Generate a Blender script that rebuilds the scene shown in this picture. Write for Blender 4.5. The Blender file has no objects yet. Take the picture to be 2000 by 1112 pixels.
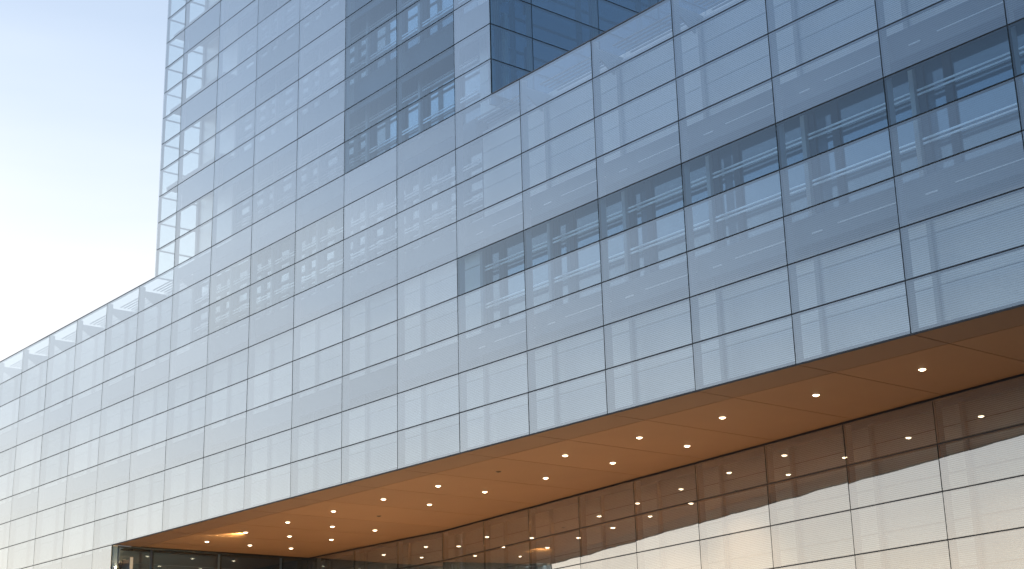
import bpy, math, random
from mathutils import Matrix, Vector
random.seed(7)
sc = bpy.context.scene
COL = sc.collection

# ------------------------------------------------------------------ camera
H = 1.4                      # height of one glass row (m)
WM = 2.6538 * H              # width of one glass column (m)
Z0 = 11.05                   # underside of the podium above the pavement (m)
FPX, YAW, PIT, ROL = 2878.39, 0.878837, 0.299845, -0.025883
CAM = Vector((15.0427 * H, -21.6674 * H, Z0 - 6.7357 * H))
fw = Vector((-math.sin(YAW) * math.cos(PIT), math.cos(YAW) * math.cos(PIT), math.sin(PIT)))
rt = Vector((math.cos(YAW), math.sin(YAW), 0))
up = rt.cross(fw)
R_ = rt * math.cos(ROL) + up * math.sin(ROL)
U_ = -rt * math.sin(ROL) + up * math.cos(ROL)
cd = bpy.data.cameras.new('camera')
cd.sensor_width = 36.0
cd.lens = FPX / 2000 * 36
cd.clip_end = 6000
cam = bpy.data.objects.new('camera', cd)
COL.objects.link(cam)
cam.matrix_world = Matrix(((R_.x, U_.x, -fw.x, CAM.x), (R_.y, U_.y, -fw.y, CAM.y),
                           (R_.z, U_.z, -fw.z, CAM.z), (0, 0, 0, 1)))
sc.camera = cam

def px(p):                   # world point -> photograph pixel (2000 x 1112)
    d = Vector(p) - CAM
    z = d.dot(fw)
    if z < .1: return (-9999, -9999)
    return (1000 + FPX * d.dot(R_) / z, 556 - FPX * d.dot(U_) / z)

# ------------------------------------------------------------------ light
SUN_AZ, SUN_EL = math.radians(-88.0), math.radians(10.0)     # azimuth from +Y towards +X
world = bpy.data.worlds.new('World')
sc.world = world
world.use_nodes = True
wn, wl = world.node_tree.nodes, world.node_tree.links
wn.clear()
sky = wn.new('ShaderNodeTexSky')
sky.sky_type = 'NISHITA'
sky.sun_disc = False
sky.sun_elevation = SUN_EL
sky.sun_rotation = SUN_AZ
sky.altitude = 50
sky.air_density = 1.0
sky.dust_density = 0.25
sky.ozone_density = 3.0
bg = wn.new('ShaderNodeBackground')
bg.inputs['Strength'].default_value = 0.13
# thin high cloud and haze, thickest towards the horizon and brighter on the sun's side
def wm(op, *ins):
    k = wn.new('ShaderNodeMath'); k.operation = op
    for i, v in enumerate(ins):
        if isinstance(v, (int, float)): k.inputs[i].default_value = v
        else: wl.new(v, k.inputs[i])
    return k.outputs[0]
HAZE_SCALE, HAZE_AMOUNT, HAZE_LIGHT = .29, 1.18, .76
tc = wn.new('ShaderNodeTexCoord')
sx = wn.new('ShaderNodeSeparateXYZ'); wl.new(tc.outputs['Generated'], sx.inputs[0])
z = wm('MAXIMUM', sx.outputs['Z'], 0.0)
mp = wn.new('ShaderNodeMapping'); mp.inputs['Scale'].default_value = (1.6, 1.6, 9.0)
wl.new(tc.outputs['Generated'], mp.inputs[0])
ns = wn.new('ShaderNodeTexNoise'); ns.inputs['Scale'].default_value = 1.3; ns.inputs['Detail'].default_value = 4
wl.new(mp.outputs[0], ns.inputs['Vector'])
amt = wm('MULTIPLY', wm('EXPONENT', wm('DIVIDE', z, -HAZE_SCALE)), HAZE_AMOUNT)
amt = wm('MULTIPLY', amt, wm('MULTIPLY_ADD', ns.outputs[0], .5, .75))
def ramp_of(stops):
    r = wn.new('ShaderNodeValToRGB'); els = r.color_ramp.elements
    els[0].position, els[0].color = stops[0][0], (*stops[0][1], 1)
    els[1].position, els[1].color = stops[-1][0], (*stops[-1][1], 1)
    for p_, c_ in stops[1:-1]:
        els.new(p_).color = (*c_, 1)
    wl.new(z, r.inputs[0])
    return r.outputs[0]
near = ramp_of([(.07, (1.0, .85, .65)), (.21, (.85, .84, .825)), (.45, (.95, .98, 1.0))])     # on the sun's side
far = ramp_of([(.07, (1.0, .91, .78)), (.17, (.86, .94, 1.0)), (.30, (.56, .75, 1.0)), (.48, (.45, .66, 1.0))])
dt = wm('ADD', wm('MULTIPLY', sx.outputs['X'], math.sin(SUN_AZ)), wm('MULTIPLY', sx.outputs['Y'], math.cos(SUN_AZ)))
hd = wm('MULTIPLY_ADD', dt, .5, .5)
amt = wm('MULTIPLY', amt, wm('MULTIPLY_ADD', wm('POWER', hd, 4.0), 2.2, .70))
amt = wm('MINIMUM', amt, .96)
hz = wn.new('ShaderNodeMixRGB')
wl.new(wm('POWER', hd, 3.0), hz.inputs[0]); wl.new(far, hz.inputs[1]); wl.new(near, hz.inputs[2])
side = wm('MULTIPLY_ADD', wm('POWER', hd, 2.0), .28, .88)
low = wm('MULTIPLY_ADD', wm('EXPONENT', wm('DIVIDE', z, -.085)), 1.1, 1.0)
bg2 = wn.new('ShaderNodeBackground')
wl.new(hz.outputs[0], bg2.inputs[0]); wl.new(wm('MULTIPLY', wm('MULTIPLY', side, low), HAZE_LIGHT), bg2.inputs[1])
mixw = wn.new('ShaderNodeMixShader')
wl.new(amt, mixw.inputs[0]); wl.new(bg.outputs[0], mixw.inputs[1]); wl.new(bg2.outputs[0], mixw.inputs[2])
wo = wn.new('ShaderNodeOutputWorld')
wl.new(sky.outputs[0], bg.inputs[0]); wl.new(mixw.outputs[0], wo.inputs[0])

sd = bpy.data.lights.new('sun', 'SUN')
sd.energy = 2.0
sd.angle = math.radians(0.6)
sd.color = (1.0, .82, .62)
so = bpy.data.objects.new('sun', sd)
COL.objects.link(so)
sdir = Vector((math.sin(SUN_AZ) * math.cos(SUN_EL), math.cos(SUN_AZ) * math.cos(SUN_EL), math.sin(SUN_EL)))
so.rotation_euler = sdir.to_track_quat('Z', 'Y').to_euler()

sc.view_settings.view_transform = 'Standard'
sc.view_settings.look = 'None'
sc.view_settings.gamma = 1
sc.view_settings.exposure = 0.5
sc.render.engine = 'CYCLES'
sc.cycles.use_denoising = True
sc.cycles.max_bounces = 10
sc.cycles.diffuse_bounces = 4
sc.cycles.glossy_bounces = 4
sc.cycles.transparent_max_bounces = 24
sc.cycles.caustics_reflective = False
sc.cycles.caustics_refractive = False
sc.cycles.sample_clamp_indirect = 6

# ------------------------------------------------------------------ materials
def new_mat(name):
    m = bpy.data.materials.new(name)
    m.use_nodes = True
    m.node_tree.nodes.clear()
    return m, m.node_tree.nodes, m.node_tree.links

def math_node(n, l, op, a, b=None):
    k = n.new('ShaderNodeMath'); k.operation = op
    for i, v in enumerate((a, b)):
        if v is None: continue
        if isinstance(v, (int, float)): k.inputs[i].default_value = v
        else: l.new(v, k.inputs[i])
    return k.outputs[0]

def paint(name, col, rough=.5, metal=0., var=.10, scale=1.5, bump=0.):
    m, n, l = new_mat(name)
    p = n.new('ShaderNodeBsdfPrincipled'); o = n.new('ShaderNodeOutputMaterial')
    g = n.new('ShaderNodeNewGeometry'); t = n.new('ShaderNodeTexNoise')
    t.inputs['Scale'].default_value = scale; t.inputs['Detail'].default_value = 5
    l.new(g.outputs['Position'], t.inputs['Vector'])
    oi = n.new('ShaderNodeObjectInfo')
    f = math_node(n, l, 'MULTIPLY_ADD', t.outputs[0], var * 2)
    n[f.node.name].inputs[2].default_value = 1 - var
    f2 = math_node(n, l, 'MULTIPLY_ADD', oi.outputs['Random'], var)
    n[f2.node.name].inputs[2].default_value = 1 - var / 2
    ff = math_node(n, l, 'MULTIPLY', f, f2)
    mx = n.new('ShaderNodeVectorMath'); mx.operation = 'SCALE'
    mx.inputs[0].default_value = col
    l.new(ff, mx.inputs['Scale'])
    l.new(mx.outputs[0], p.inputs['Base Color'])
    p.inputs['Roughness'].default_value = rough
    p.inputs['Metallic'].default_value = metal
    if bump:
        b = n.new('ShaderNodeBump'); b.inputs['Strength'].default_value = bump; b.inputs['Distance'].default_value = .01
        t2 = n.new('ShaderNodeTexNoise'); t2.inputs['Scale'].default_value = 40
        l.new(g.outputs['Position'], t2.inputs['Vector']); l.new(t2.outputs[0], b.inputs['Height'])
        l.new(b.outputs[0], p.inputs['Normal'])
    l.new(p.outputs[0], o.inputs[0])
    return m

def glass(name, r0, power, tint, frit=0., frit_col=(.4, .42, .44), axis='Z', pitch=.058, refl=(1, 1, 1), wave=.0035):
    """coated facade glass: sky reflection over a see-through pane with printed frit lines"""
    m, n, l = new_mat(name)
    o = n.new('ShaderNodeOutputMaterial')
    g = n.new('ShaderNodeNewGeometry')
    oi = n.new('ShaderNodeObjectInfo')
    # slow waviness of heat-treated glass
    t = n.new('ShaderNodeTexNoise'); t.inputs['Scale'].default_value = .55; t.inputs['Detail'].default_value = 1.5
    l.new(g.outputs['Position'], t.inputs['Vector'])
    b = n.new('ShaderNodeBump'); b.inputs['Strength'].default_value = 1; b.inputs['Distance'].default_value = wave
    l.new(t.outputs[0], b.inputs['Height'])
    lw = n.new('ShaderNodeLayerWeight'); lw.inputs['Blend'].default_value = .5
    l.new(b.outputs[0], lw.inputs['Normal'])
    pw = math_node(n, l, 'POWER', lw.outputs['Facing'], power)
    rf = math_node(n, l, 'MULTIPLY_ADD', pw, 1 - r0); rf.node.inputs[2].default_value = r0
    rv = math_node(n, l, 'MULTIPLY_ADD', oi.outputs['Random'], .12); rv.node.inputs[2].default_value = .94
    rf = math_node(n, l, 'MULTIPLY', rf, rv)
    gl = n.new('ShaderNodeBsdfGlossy'); gl.inputs['Roughness'].default_value = .015
    gl.inputs['Color'].default_value = (*refl, 1)
    l.new(b.outputs[0], gl.inputs['Normal'])
    tr = n.new('ShaderNodeBsdfTransparent'); tr.inputs['Color'].default_value = (*tint, 1)
    under = tr.outputs[0]
    if frit:
        sp = n.new('ShaderNodeSeparateXYZ'); l.new(g.outputs['Position'], sp.inputs[0])
        q = math_node(n, l, 'DIVIDE', sp.outputs[axis], pitch)
        cs = math_node(n, l, 'COSINE', math_node(n, l, 'MULTIPLY', q, 2 * math.pi))
        st = math_node(n, l, 'MULTIPLY_ADD', cs, frit * .5); st.node.inputs[2].default_value = frit
        df = n.new('ShaderNodeBsdfDiffuse')
        t3 = n.new('ShaderNodeTexNoise'); t3.inputs['Scale'].default_value = 2.2; t3.inputs['Detail'].default_value = 6
        mp = n.new('ShaderNodeMapping'); mp.inputs['Scale'].default_value = (.4, .4, 2.5)
        l.new(g.outputs['Position'], mp.inputs[0]); l.new(mp.outputs[0], t3.inputs['Vector'])
        k = math_node(n, l, 'MULTIPLY_ADD', t3.outputs[0], .25); k.node.inputs[2].default_value = .875
        vs = n.new('ShaderNodeVectorMath'); vs.operation = 'SCALE'; vs.inputs[0].default_value = frit_col
        l.new(k, vs.inputs['Scale']); l.new(vs.outputs[0], df.inputs['Color'])
        mx = n.new('ShaderNodeMixShader'); l.new(st, mx.inputs[0]); l.new(under, mx.inputs[1]); l.new(df.outputs[0], mx.inputs[2])
        under = mx.outputs[0]
    ms = n.new('ShaderNodeMixShader'); l.new(rf, ms.inputs[0]); l.new(under, ms.inputs[1]); l.new(gl.outputs[0], ms.inputs[2])
    l.new(ms.outputs[0], o.inputs[0])
    return m

def inner_glass(name, col, r0, rough=.06, power=2.0):
    """inner window layer: blinds behind a reflecting pane"""
    m, n, l = new_mat(name)
    o = n.new('ShaderNodeOutputMaterial'); g = n.new('ShaderNodeNewGeometry'); oi = n.new('ShaderNodeObjectInfo')
    t = n.new('ShaderNodeTexNoise'); t.inputs['Scale'].default_value = .7; t.inputs['Detail'].default_value = 3
    l.new(g.outputs['Position'], t.inputs['Vector'])
    k = math_node(n, l, 'MULTIPLY_ADD', t.outputs[0], .12); k.node.inputs[2].default_value = .90
    k2 = math_node(n, l, 'MULTIPLY_ADD', oi.outputs['Random'], .12); k2.node.inputs[2].default_value = .94
    vs = n.new('ShaderNodeVectorMath'); vs.operation = 'SCALE'; vs.inputs[0].default_value = col
    l.new(math_node(n, l, 'MULTIPLY', k, k2), vs.inputs['Scale'])
    df = n.new('ShaderNodeBsdfDiffuse'); l.new(vs.outputs[0], df.inputs[0])
    gl = n.new('ShaderNodeBsdfGlossy'); gl.inputs['Roughness'].default_value = rough
    lw = n.new('ShaderNodeLayerWeight'); lw.inputs['Blend'].default_value = .5
    pw = math_node(n, l, 'POWER', lw.outputs['Facing'], power)
    rf = math_node(n, l, 'MULTIPLY_ADD', pw, 1 - r0); rf.node.inputs[2].default_value = r0
    ms = n.new('ShaderNodeMixShader'); l.new(rf, ms.inputs[0]); l.new(df.outputs[0], ms.inputs[1]); l.new(gl.outputs[0], ms.inputs[2])
    l.new(ms.outputs[0], o.inputs[0])
    return m

def thin(name, tint):
    m, n, l = new_mat(name)
    o = n.new('ShaderNodeOutputMaterial'); t = n.new('ShaderNodeBsdfTransparent')
    t.inputs[0].default_value = (*tint, 1); l.new(t.outputs[0], o.inputs[0])
    return m

def emit(name, col, s):
    m, n, l = new_mat(name)
    o = n.new('ShaderNodeOutputMaterial'); e = n.new('ShaderNodeEmission')
    e.inputs[0].default_value = (*col, 1); e.inputs[1].default_value = s; l.new(e.outputs[0], o.inputs[0])
    return m

M = {}
M['frit'] = glass('fritted_glass', .155, 1.25, (.88, .94, .98), .25, (.19, .26, .36), refl=(.86, .935, 1.0))
M['light'] = glass('light_frit_glass', .12, 1.3, (.86, .94, .98), .13, (.19, .26, .36), refl=(.84, .925, 1.0))
M['clear'] = glass('clear_glass', .10, 2.0, (.66, .83, .97), refl=(.80, .91, 1.0))
M['semi'] = glass('plain_glass', .13, 1.35, (.84, .92, .97), refl=(.88, .95, 1.0))
M['corner'] = glass('corner_glass', .16, 1.5, (.90, .95, .97), refl=(.90, .955, 1.0))
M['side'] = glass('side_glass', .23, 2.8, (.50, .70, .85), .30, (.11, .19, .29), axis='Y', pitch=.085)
M['dim'] = glass('recess_glass', .28, 1.7, (.78, .85, .86), .30, (.34, .34, .33), wave=.004)
M['back'] = thin('glass_back', (.97, .99, .98))
M['edge'] = paint('glass_edge', (.03, .06, .06), .3)
M['joint'] = paint('joint_gasket', (.035, .043, .055), .6)
M['fin'] = paint('mullion_paint', (.50, .53, .56), .45)
M['white'] = paint('white_metal', (.92, .93, .94), .3, metal=.75)
M['pale'] = inner_glass('pale_blind', (.78, .85, .92), .58, .42)
M['pale_b'] = inner_glass('sky_bright_pane', (.86, .88, .92), .80, .06)  # window panes: sky brightness put into the pale colour, besides the real reflection
M['span'] = paint('spandrel_grey', (.21, .24, .28), .6, var=.06)
M['span_d'] = paint('spandrel_dark', (.09, .11, .14), .5, var=.06)
M['room'] = inner_glass('dark_room_pane', (.10, .17, .25), .32, .05)
M['pier'] = paint('pier_grey', (.06, .08, .11), .7)
M['core'] = paint('core_concrete', (.10, .10, .10), .9)
M['soffit'] = paint('soffit_copper_paint', (.39, .217, .107), .55, var=.09, scale=.5, bump=.02)
M['lip'] = paint('soffit_edge_paint', (.30, .175, .10), .55, var=.05, scale=.5)
M['coping'] = paint('coping_metal', (.16, .17, .19), .4, metal=.3)
M['ring'] = paint('trim_ring_metal', (.30, .20, .12), .4)
M['off'] = paint('unlit_lens', (.10, .06, .03), .3)
M['lens'] = emit('lit_lens', (1.0, .80, .52), 6.0)

# ------------------------------------------------------------------ helpers
_cache = {}
def box_mesh(w, d, h, mats, key=''):
    """box, origin at centre; face order: front(-y), back(+y), left, right, bottom, top"""
    k = (round(w, 3), round(d, 3), round(h, 3), tuple(mats), key)
    if k in _cache: return _cache[k]
    a, b, c = w / 2, d / 2, h / 2
    v = [(-a, -b, -c), (a, -b, -c), (a, -b, c), (-a, -b, c), (-a, b, -c), (a, b, -c), (a, b, c), (-a, b, c)]
    f = [(0, 1, 2, 3), (5, 4, 7, 6), (4, 0, 3, 7), (1, 5, 6, 2), (4, 5, 1, 0), (3, 2, 6, 7)]
    me = bpy.data.meshes.new('box')
    me.from_pydata(v, [], f)
    for m in mats: me.materials.append(M[m])
    if len(mats) == 3:
        for i, p in enumerate(me.polygons): p.material_index = 0 if i == 0 else (1 if i == 1 else 2)
    me.update()
    _cache[k] = me
    return me

def link(name, me, parent=None, loc=(0, 0, 0), rot=None):
    o = bpy.data.objects.new(name, me)
    COL.objects.link(o)
    o.location = loc
    if rot: o.rotation_euler = rot
    o.parent = parent
    if parent is not None and parent.parent is not None:      # sub-part: keep world coordinates
        o.matrix_parent_inverse = Matrix.Translation(-parent.location)
    return o

def box(name, x0, x1, y0, y1, z0, z1, mat, parent):
    me = box_mesh(x1 - x0, y1 - y0, z1 - z0, (mat,))
    return link(name, me, parent, ((x0 + x1) / 2, (y0 + y1) / 2, (z0 + z1) / 2))

def multi(name, boxes, mat, parent=None):
    v, f = [], []
    for (x0, x1, y0, y1, z0, z1) in boxes:
        s = len(v)
        v += [(x0, y0, z0), (x1, y0, z0), (x1, y0, z1), (x0, y0, z1), (x0, y1, z0), (x1, y1, z0), (x1, y1, z1), (x0, y1, z1)]
        f += [tuple(s + i for i in q) for q in ((0, 1, 2, 3), (5, 4, 7, 6), (4, 0, 3, 7), (1, 5, 6, 2), (4, 5, 1, 0), (3, 2, 6, 7))]
    me = bpy.data.meshes.new(name); me.from_pydata(v, [], f); me.materials.append(M[mat]); me.update()
    return link(name, me, parent)

def X(c): return -c * WM
def Z(r): return Z0 + r * H
def seen(pts, m=10):
    q = [px(p) for p in pts]
    return max(a for a, b in q) > -m and min(a for a, b in q) < 2000 + m and max(b for a, b in q) > -m and min(b for a, b in q) < 1112 + m

# ------------------------------------------------------------------ the ground
def ground():
    m, n, l = new_mat('pavement')
    p = n.new('ShaderNodeBsdfPrincipled'); o = n.new('ShaderNodeOutputMaterial')
    g = n.new('ShaderNodeNewGeometry'); br = n.new('ShaderNodeTexBrick')
    br.inputs['Scale'].default_value = 1; br.inputs['Brick Width'].default_value = 1.2; br.inputs['Row Height'].default_value = .6
    br.inputs['Mortar Size'].default_value = .008
    br.inputs['Color1'].default_value = (.27, .26, .24, 1); br.inputs['Color2'].default_value = (.33, .31, .29, 1)
    br.inputs['Mortar'].default_value = (.10, .10, .09, 1)
    l.new(g.outputs['Position'], br.inputs['Vector']); l.new(br.outputs[0], p.inputs['Base Color'])
    p.inputs['Roughness'].default_value = .8; l.new(p.outputs[0], o.inputs[0])
    me = bpy.data.meshes.new('ground'); s = 3000
    me.from_pydata([(-s, -s, 0), (s, -s, 0), (s, s, 0), (-s, s, 0)], [], [(0, 1, 2, 3)]); me.materials.append(m)
    g_ = link('ground', me); g_['kind'] = 'structure'
ground()

# ------------------------------------------------------------------ the building
B = bpy.data.objects.new('glass_building', None)
COL.objects.link(B)
B['label'] = 'blue glass office building with stepped tower and brown soffit over a recessed entrance'
B['category'] = 'building'

JV = .031                # width of the upright joints
J = .040                 # width of the joints between panes
T = .022                 # pane thickness
panes = []               # panes in view
rest = []                # panes out of view, joined
def pane(frame, u0, u1, z0, z1, mat):
    """frame = (origin xy, direction xy along the wall); the pane's front faces right of the direction"""
    (ox, oy), (dx, dy) = frame
    um = (u0 + u1) / 2
    cx, cy = ox + dx * um, oy + dy * um
    nx, ny = dy, -dx
    cx -= nx * T / 2; cy -= ny * T / 2
    pts = [(ox + dx * u, oy + dy * u, z) for u in (u0, u1) for z in (z0, z1)]
    me = box_mesh(abs(u1 - u0) - JV, T, z1 - z0 - J, (mat, 'back', 'edge'))
    ang = math.atan2(dy, dx)
    if seen(pts):
        q = [px(p) for p in (pts[0], pts[1], pts[3], pts[2])]
        q = [(min(2000, max(0, a)), min(1112, max(0, b))) for a, b in q]
        area = abs(sum(q[i][0] * q[(i + 1) % 4][1] - q[(i + 1) % 4][0] * q[i][1] for i in range(4)))
        if dy < -.5: area = 0          # the tower side turned away
        tilt = (random.gauss(0, .0016), 0, ang + random.gauss(0, .0016))
        panes.append((area, me, (cx, cy, (z0 + z1) / 2), tilt))
    else: rest.append((me, Matrix.Translation((cx, cy, (z0 + z1) / 2)) @ Matrix.Rotation(ang, 4, 'Z')))

FR = ((0, 0), (1, 0))    # main facade, facing -Y
C_END, C_START = 20, -3  # podium columns
C_REC = 12.42            # where the recess begins
T_L, T_R = 11.55, 4.42   # tower edges (columns)
T_TOP = 22
clear_set = set()
for k in range(-3, 5): clear_set.add((k, 4))
for r in range(9, T_TOP):
    for k in (5, 6): clear_set.add((k, r))
semi_set = {(k, r) for k in (7, 8, 9) for r in (6, 7)}

for k in range(C_START, C_END):
    for r in range(0, 9):
        pane(FR, X(k + 1), X(k), Z(r), Z(r + 1), 'clear' if (k, r) in clear_set else 'semi' if (k, r) in semi_set else 'light' if k < 5 and r == 3 else 'frit')
for k in range(12, C_END):
    for r in range(-7, 0):
        x1 = X(C_REC) if k == 12 else X(k)
        pane(FR, X(k + 1), x1, max(Z(r), .15), Z(r + 1), 'frit')
tcols = [(11, T_L)] + [(k, k + 1) for k in range(5, 11)] + [(T_R, 5)]
for (a, b) in tcols:
    for r in range(9, T_TOP):
        kk = int(a)
        m = 'corner' if a == 11 or (a == 10 and r % 3 != 2) else ('clear' if (kk, r) in clear_set else 'frit')
        pane(FR, X(b), X(a), Z(r), Z(r + 1), m)
# tower side facing +X
SIDE_Y = [0, 1.44 * H, 3.88 * H, 6.30 * H, 8.75 * H, 11.2 * H]
FS = ((X(T_R), 0), (0, 1))
for i in range(len(SIDE_Y) - 1):
    for r in range(9, T_TOP):
        pane(FS, SIDE_Y[i] + (.03 if i == 0 else 0), SIDE_Y[i + 1], Z(r), Z(r + 1), 'side')
# tower side facing -X
LEFT_Y = [.03, 2.1, 5.8, 9.5]
FL = ((X(T_L), 0), (0, -1))
for i in range(len(LEFT_Y) - 1):
    for r in range(9, T_TOP):
        pane(FL, -LEFT_Y[i + 1], -LEFT_Y[i], Z(r), Z(r + 1), 'corner')

# recessed entrance: one stretch parallel to the facade, one angled, and the end wall
YB = 7.85 * H
rec_b = [C_REC + .04, 12.23, 11.26, 10.24, 9.25]
FB = ((0, YB), (1, 0))
def rec_rows(): return [(Z(-r - 1), Z(-r)) for r in range(0, 7)]
for i in range(4):
    for z0, z1 in rec_rows():
        pane(FB, X(rec_b[i]), X(rec_b[i + 1]), max(z0, .15), z1 - (.06 if z1 == Z0 else 0), 'dim')
P0 = Vector((X(9.25), YB)); P1 = Vector((X(.21), 4.42 * H))
dA = (P1 - P0).normalized(); LA = (P1 - P0).length / 9.04 * 1.017
FA = ((P0.x, P0.y), (dA.x, dA.y))
NA = 12
for i in range(NA):
    for z0, z1 in rec_rows():
        pane(FA, i * LA, (i + 1) * LA, max(z0, .15), z1 - (.06 if z1 == Z0 else 0), 'dim')
xe = X(C_REC)
FE = ((xe, 0), (0, 1))
end_y = [.03, 1.57 * H, 4.21 * H, 6.77 * H, YB]
for i in range(4):
    for z0, z1 in rec_rows():
        pane(FE, end_y[i], end_y[i + 1], max(z0, .15), z1 - (.06 if z1 == Z0 else 0), 'clear')

# the 300 panes that show largest are objects of their own, the others are joined
panes.sort(key=lambda t: -t[0])
for area, me, loc, rot in panes[:300]: link('glass_panel', me, B, loc, rot)
for area, me, loc, rot in panes[300:]: rest.append((me, Matrix.Translation(loc) @ Matrix.Rotation(rot[2], 4, 'Z')))
v, f, mi = [], [], []
names = ['frit', 'light', 'clear', 'semi', 'corner', 'side', 'dim', 'back', 'edge']
for me, mw in rest:
    s = len(v)
    v += [mw @ p.co for p in me.vertices]
    for p in me.polygons:
        f.append([s + i for i in p.vertices]); mi.append(names.index([k for k in M if M[k] == me.materials[p.material_index]][0]))
me = bpy.data.meshes.new('outlying_glazing'); me.from_pydata(v, [], f)
for k in names: me.materials.append(M[k])
for p, i in zip(me.polygons, mi): p.material_index = i
me.update()
o = link('outlying_glazing', me, B); o['kind'] = 'stuff'

# mullions behind the vertical joints (dark gasket in front, pale fin behind) and transoms behind the horizontal ones
FIN = .30
def mullion(x, z0, z1, fin=FIN):
    m_ = box('mullion', x - .03, x + .03, T + .052, T + fin, z0, z1, 'fin', B)
    box('gasket', x - .035, x + .035, T + .004, T + .05, z0, z1, 'joint', m_)
for c in range(C_START, C_END + 1):
    mullion(X(c), Z(0) + .02 if c < 13 else .1, Z(9))
mullion(X(C_REC) - .05, .1, Z(0))
for c in list(range(5, 12)): mullion(X(c), Z(9) + .01, Z(T_TOP), .2)
for c, s in ((T_L, 1), (T_R, -1)): mullion(X(c) + s * .06, Z(9) + .01, Z(T_TOP), .12)
def transom(x0, x1, z):
    box('transom', x0, x1, T + .006, T + .075, z - .042, z + .042, 'joint', B)
for r in range(0, 10):
    transom(X(C_END), X(C_START), Z(r) + (.05 if r == 0 else 0))
for r in range(-7, 0): transom(X(C_END), X(C_REC) - .02, Z(r))
for r in range(10, T_TOP + 1): transom(X(T_L) + .05, X(T_R) - .05, Z(r))
# side walls of the tower
for r in range(9, T_TOP + 1):
    box('transom', X(T_R) - .10, X(T_R) - T - .006, .10, 11.2 * H, Z(r) - .042, Z(r) + .042, 'joint', B)
    box('transom', X(T_L) + T + .006, X(T_L) + .09, .10, 9.5, Z(r) - .03, Z(r) + .03, 'fin', B)
for y in SIDE_Y[1:]:
    box('gasket', X(T_R) - .05, X(T_R) - T - .004, y - .03, y + .03, Z(9), Z(T_TOP), 'joint', B)
    box('mullion', X(T_R) - .30, X(T_R) - .052, y - .03, y + .03, Z(9), Z(T_TOP), 'fin', B)
for y in LEFT_Y[1:]:
    box('mullion', X(T_L) + T + .004, X(T_L) + .25, y - .03, y + .03, Z(9), Z(T_TOP), 'fin', B)
# recess wall mullions and transoms
def wall_bar(name, frame, u0, u1, d0, d1, z0, z1, mat):
    (ox, oy), (dx, dy) = frame
    nx, ny = -dy, dx                     # inward
    um, dm = (u0 + u1) / 2, (d0 + d1) / 2
    me = box_mesh(u1 - u0, d1 - d0, z1 - z0, (mat,))
    return link(name, me, B, (ox + dx * um + nx * dm, oy + dy * um + ny * dm, (z0 + z1) / 2), (0, 0, math.atan2(dy, dx)))
ZT = Z0 - .06
for fr, us in ((FB, [X(c) for c in rec_b[1:]]), (FA, [i * LA for i in range(1, NA + 1)]), (FE, end_y[1:4])):
    for u in us:
        wall_bar('gasket', fr, u - .035, u + .035, T + .004, T + .05, .1, ZT, 'joint')
        wall_bar('mullion', fr, u - .03, u + .03, T + .052, T + FIN, .1, ZT, 'fin')
for fr, u0, u1 in ((FB, X(rec_b[0]), X(9.25)), (FA, 0, NA * LA), (FE, .05, YB)):
    for r in range(-7, 1):
        z = Z(r) if r < 0 else Z0 - .07
        wall_bar('transom', fr, u0, u1, T + .006, T + .075, z - .042, z + .042, 'joint')
        if r < 0:
            wall_bar('inner_rail', fr, u0, u1, 1.0, 1.04, Z(r) + .70, Z(r) + .72, 'span')
    wall_bar('inner_wall', fr, u0 - (1.2 if fr is FB else 0), u1, 1.10, 1.2, .1, ZT, 'pale' if fr is not FE else 'span_d')
    n_ = int((u1 - u0) / WM) + 1
    if fr is not FE:
        for i in range(n_ + 1):
            u = u0 + i * LA + .2
            if u < u1: wall_bar('inner_mullion', fr, u - .06, u + .06, .95, 1.09, .1, ZT, 'fin')

# ------------------------------------------------------------------ behind the glass
YI = 1.07
def pale_bay(k, r0, n=2, x0=None, x1=None):
    a, b = (X(k + 1) if x0 is None else x0), (X(k) if x1 is None else x1)
    zs = [r0 + i for i in range(n + 1)] + [r0 + n + .62]
    w_ = box('window', b + .2 - .065, b + .2 + .065, YI - .10, YI + .06, Z(r0) + (.13 if r0 == 0 else 0), Z(r0 + n + .62), 'fin', B)
    for i in range(len(zs) - 1):
        box('blind', a + .2 + .07, b + .2 - .07, YI, YI + .04, Z(zs[i]) + .014, Z(zs[i + 1]) - .014, 'pale', w_)

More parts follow.
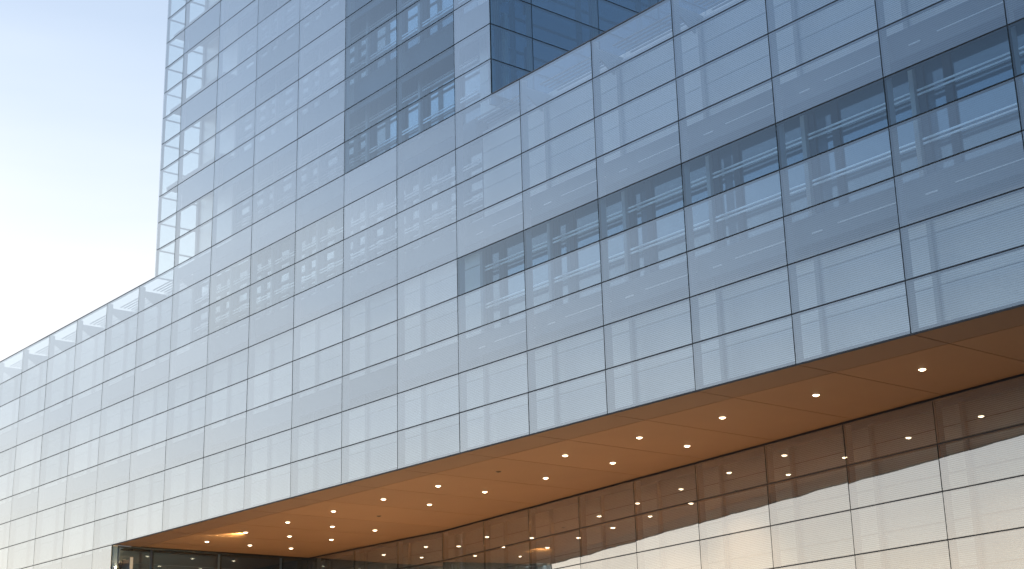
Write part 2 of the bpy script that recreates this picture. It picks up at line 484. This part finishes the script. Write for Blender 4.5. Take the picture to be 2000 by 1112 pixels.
BAY = {'office': ((.30, .52), (1.12, 1.36)), 'tower': ((.30, .60), (2.50, 2.80)), 'patch': ((.30, .60), (1.55, 1.85), (2.80, 3.10))}
def window_bay(r0, kind, pane_mat, a, b, rail='white', top='room', lit=(-.1, 2.4), bars=()):
    """mullion, rails, piers and panes of the inner window layer between two joints"""
    w_ = box('window', a + .2 - .07, a + .2 + .07, YI - .14, YI + .02, Z(r0), Z(r0 + 2.4), 'fin', B)
    for j in (0, 1):
        zc = Z(r0 + j + .74)
        for dz in (0, .125):
            box('rail', a + .29, b + .11, YI - .07, YI - .03, zc + dz, zc + dz + .06, rail, w_)
    for (p, q) in BAY[kind]:
        box('pier', a + p, a + q, YI - .02, YI + .10, Z(r0), Z(r0 + 2.4), 'pier' if kind != 'patch' else 'span', w_)
    for zb in bars:
        box('glazing_bar', a + .28, b + .12, YI - .015, YI + .05, Z(r0 + zb), Z(r0 + zb) + .10, 'span', w_)
    edges = [.28] + [v_ for pq in BAY[kind] for v_ in pq] + [b - a + .12]
    for i in range(0, len(edges), 2):
        if edges[i + 1] - edges[i] < .1: continue
        x0, x1 = a + edges[i], a + edges[i + 1]
        box('pane', x0, x1, YI + .06, YI + .09, Z(r0 + lit[0]), Z(r0 + lit[1]), pane_mat, w_)  # band of sky brightness put into the pane colour
        if lit[0] > 0: box('pane', x0, x1, YI + .06, YI + .09, Z(r0) - .1, Z(r0 + lit[0]) - .01, top, w_)
        if lit[1] < 2.3: box('pane', x0, x1, YI + .06, YI + .09, Z(r0 + lit[1]) + .01, Z(r0 + 2.4), top, w_)

def spandrel(k, r, mat='span', x0=None, x1=None, low=.40, y=.45, strip=False):
    a, b = (X(k + 1) if x0 is None else x0), (X(k) if x1 is None else x1)
    box('spandrel_panel', a + .006, b - .006, y, y + .05, Z(r + low), Z(r + 1) - .05, mat, B)
    if strip:
        w = b - a
        box('trim_strip', a + .40 * w, b - .06, y - .03, y - .004, Z(r + .62), Z(r + .62) + .03, 'white', B)
        box('trim_strip', a + .16 * w, a + .26 * w, y - .03, y - .004, Z(r + .58), Z(r + .58) + .04, 'white', B)

for k in range(C_START, C_END):
    pale_bay(k, 0)
    spandrel(k, 2, strip=k < 5)
    if k >= 5: pale_bay(k, 3)
    else: window_bay(3, 'office', 'room', X(k + 1), X(k))
    spandrel(k, 5, strip=k < 5)
    if 5 <= k <= 10: window_bay(6, 'patch', 'pale_b', X(k + 1), X(k), bars=(.3, .65, 1.0, 1.35, 1.7))
    else: pale_bay(k, 6)
    if 5 <= k <= 10:
        spandrel(k, 8, low=.52, y=.2)
        box('spandrel_panel', X(k + 1) + .006, X(k) - .006, YI - .06, YI - .01, Z(8.42), Z(9.08), 'span', B)
for k in range(12, C_END):
    for r0 in (-3, -6):
        pale_bay(k, r0, x1=X(C_REC) - .25 if k == 12 else None)
        spandrel(k, r0 + 2, x1=X(C_REC) - .1 if k == 12 else None)
# tower floors
for r0 in range(9, T_TOP, 3):
    for (a, b) in tcols:
        if a == 11: continue
        xa, xb = X(b), X(a)
        if a == 10:
            box('spandrel_panel', xa, xb - .006, .25, .3, Z(r0 + 2.1), Z(r0 + 3.12), 'span', B)
            continue
        if a in (5, 6): window_bay(r0, 'tower', 'pale_b', xa, xb, lit=(.80, 1.72))
        elif a == T_R: pale_bay(4, r0, x0=xa - .1, x1=xb - .6)
        else: window_bay(r0, 'patch', 'pale_b', xa, xb, rail='fin', lit=(.3, 1.7), top='span', bars=(.6, 1.0, 1.35))
        spandrel(a, r0 + 2, 'span_d' if a in (5, 6) else 'span', x0=xa, x1=xb, low=.05)
    # corner room: slab, back wall and inner return
    box('floor_slab', X(T_L) + .12, X(10.02), .35, 2.05, Z(r0 + 3.28), Z(r0 + 3.40), 'fin', B)
    # side facing +X
    box('inner_wall', X(T_R) - .75, X(T_R) - .65, .5, 11.2 * H, Z(r0), Z(r0 + 3) - .02, 'room', B)
    for y in SIDE_Y[1:]:
        box('inner_mullion', X(T_R) - .64, X(T_R) - .5, y + .25, y + .33, Z(r0), Z(r0 + 2), 'fin', B)
box('inner_wall', X(T_L) + .12, X(10.0), 2.15, 2.25, Z(9) - .5, Z(T_TOP), 'pale', B)
box('inner_wall', X(10.06), X(10.02), 1.2, 2.14, Z(9), Z(T_TOP), 'fin', B)

# opaque body of the building
multi('structural_core', [
    (X(C_END), X(C_START), 1.95, 14, Z(0) + .3, Z(8.5)),
    (X(C_END), X(C_START), 1.14, 1.93, Z(0) + .12, Z(0) + .28),
    (X(9.99), X(T_R) - .8, 1.95, 14, Z(8.5) + .01, Z(T_TOP)),
    (X(C_END), X(12.9), 1.95, 14, .05, Z(0) + .28),
], 'core', B)
for r in (2.66, 5.66):
    box('cavity_slab', X(C_END), X(C_START), .52, 1.9, Z(r), Z(r) + .18, 'span', B)

# roof edge: coping, walkway grating and brackets behind the top row of glass
box('coping', X(C_END), X(T_L) - .02, -.02, .16, Z(9) - .015, Z(9) + .02, 'coping', B)
box('coping', X(T_R) + .02, X(C_START), -.02, .16, Z(9) - .015, Z(9) + .02, 'coping', B)
for k in range(C_START, C_END):
    if 5 <= k <= 10: continue
    a, b = X(k + 1), X(k)
    box('roof_screen', a + .02, b - .02, 1.55, 1.60, Z(8.45), Z(8.98), 'pale', B)
    me = bpy.data.meshes.new('bracket')
    y0, y1, z0, z1 = .10, 1.5, Z(8.2), Z(8.86)
    xs = (b - .10, b - .04)
    vv = [(x, y, z) for x in xs for (y, z) in ((y0, z1), (y1, z1), (y1, z0), (y1 - .12, z0), (y0, z1 - .14))]
    me.from_pydata(vv, [], [(0, 1, 2, 3, 4), (9, 8, 7, 6, 5)] + [((i + 1) % 5, i, i + 5, (i + 1) % 5 + 5) for i in range(5)])
    me.materials.append(M['fin']); br_ = link('bracket', me, B)
    for i in range(5):
        box('grating_bar', a + .5, b - .04, .5 + i * .2, .54 + i * .2, Z(8.80), Z(8.80) + .05, 'fin', br_)

# ------------------------------------------------------------------ soffit
LIP = 1.15 * H
def poly_panel(name, pts, z, th, mat):
    n = len(pts)
    vv = [(x, y, z) for x, y in pts] + [(x, y, z + th) for x, y in pts]
    ff = [tuple(reversed(range(n))), tuple(range(n, 2 * n))] + [(i, (i + 1) % n, (i + 1) % n + n, i + n) for i in range(n)]
    me = bpy.data.meshes.new(name); me.from_pydata(vv, [], ff); me.materials.append(M[mat]); me.update()
    return link(name, me, B)
def wall_y(x):
    if x < X(9.25): return YB + .02
    return P0.y + (x - P0.x) * dA.y / dA.x + .02
g = .015
for k in range(C_START, 13):
    b = X(k) - g; a = (X(k + 1) if k < 12 else X(C_REC)) + (g if k < 12 else .005)
    poly_panel('soffit_panel', [(a, .035), (b, .035), (b, LIP - g), (a, LIP - g)], Z0 + .0, .04, 'lip')
    if a < P0.x < b: pts = [(a, LIP + g), (b, LIP + g), (b, wall_y(b)), (P0.x, YB + .02), (a, YB + .02)]
    else: pts = [(a, LIP + g), (b, LIP + g), (b, wall_y(b)), (a, wall_y(a))]
    poly_panel('soffit_panel', pts, Z0 + .0, .04, 'soffit')
box('soffit_backing', X(C_REC), X(C_START), .04, YB + 1.5, Z0 + .045, Z0 + .11, 'joint', B)
box('facade_edge_trim', X(C_REC), X(C_START), -.004, .03, Z0 - .03, Z0 + .02, 'joint', B)

# ------------------------------------------------------------------ downlights
def disc_ring(r0, r1, z0, z1, n=20):
    vv, ff = [], []
    for r, z in ((r0, z0), (r1, z0), (r1, z1), (r0, z1)):
        vv += [(r * math.cos(2 * math.pi * i / n), r * math.sin(2 * math.pi * i / n), z) for i in range(n)]
    for s in range(4):
        t = (s + 1) % 4
        ff += [(s * n + i, s * n + (i + 1) % n, t * n + (i + 1) % n, t * n + i) for i in range(n)]
    me = bpy.data.meshes.new('trim_ring'); me.from_pydata(vv, [], ff); me.materials.append(M['ring']); me.update()
    return me
def lens_mesh(r, mat, n=20):
    vv = [(0, 0, -.045)]; ff = []
    for rr, z in ((.6, -.032), (1, 0)):
        vv += [(r * rr * math.cos(2 * math.pi * i / n), r * rr * math.sin(2 * math.pi * i / n), z) for i in range(n)]
    ff += [(0, 1 + (i + 1) % n, 1 + i) for i in range(n)]
    ff += [(1 + i, 1 + (i + 1) % n, 1 + n + (i + 1) % n, 1 + n + i) for i in range(n)]
    me = bpy.data.meshes.new('lens'); me.from_pydata(vv, [], ff); me.materials.append(M[mat]); me.update()
    return me
RING = disc_ring(.105, .125, -.004, .002)
LENS, DARK = lens_mesh(.104, 'lens'), lens_mesh(.104, 'off')
spot = bpy.data.lights.new('downlight_beam', 'SPOT')
spot.energy = 1600; spot.color = (1.0, .66, .36); spot.spot_size = math.radians(95); spot.spot_blend = .6; spot.shadow_soft_size = .08
spot2 = spot.copy(); spot2.energy = 2900
ROWS = {'front': (2.42, range(-2, 12), .57), 'middle': (4.16, range(3, 12), .62), 'back': (5.85, range(9, 12), .64)}
ORD = ['first', 'second', 'third', 'fourth', 'fifth', 'sixth', 'seventh', 'eighth', 'ninth', 'tenth', 'eleventh', 'twelfth', 'thirteenth', 'fourteenth']
WHERE = {'front': 'soffit row behind the dark edge band', 'middle': 'middle row of the brown soffit', 'back': 'short back row beside the recessed glass wall'}
for row, (yy, ks, off) in ROWS.items():
    for k in ks:
        x, y = X(k + off), yy * H
        if not (-40 < px((x, y, Z0))[0] < 2200): continue
        dark = (row, k) in (('front', 5), ('middle', 8))
        t = bpy.data.objects.new('downlight', None); COL.objects.link(t)
        t.location = (x, y, Z0 - .003)
        t['category'] = 'downlight'
        t['group'] = 'recessed downlights in the soffit'
        if dark:
            t['label'] = ('dark unlit downlight between lit ones in the row behind the edge band' if row == 'front'
                          else 'dark unlit downlight between lit ones in the middle soffit row')
        elif (row, k) == ('front', 10):
            t['label'] = 'lit recessed downlight throwing a bright yellow streak along the soffit'
        else: t['label'] = ORD[11 - k] + ' downlight from the end wall, ' + WHERE[row]
        link('trim_ring', RING, t); link('lens', DARK if dark else LENS, t)
        if not dark:
            s = bpy.data.objects.new('beam', spot if row == 'front' else spot2); COL.objects.link(s); s.parent = t; s.location = (0, 0, -.06)
        if (row, k) == ('front', 10):
            sl = bpy.data.lights.new('tilted_beam', 'SPOT'); sl.energy = 600; sl.color = (1, .72, .36)
            sl.spot_size = math.radians(80); sl.spot_blend = 1.0; sl.shadow_soft_size = .03
            s = bpy.data.objects.new('beam', sl); COL.objects.link(s); s.parent = t; s.location = (-.05, 0, -.19)
            s.rotation_euler = Vector((1, .10, -.11)).to_track_quat('Z', 'Y').to_euler()
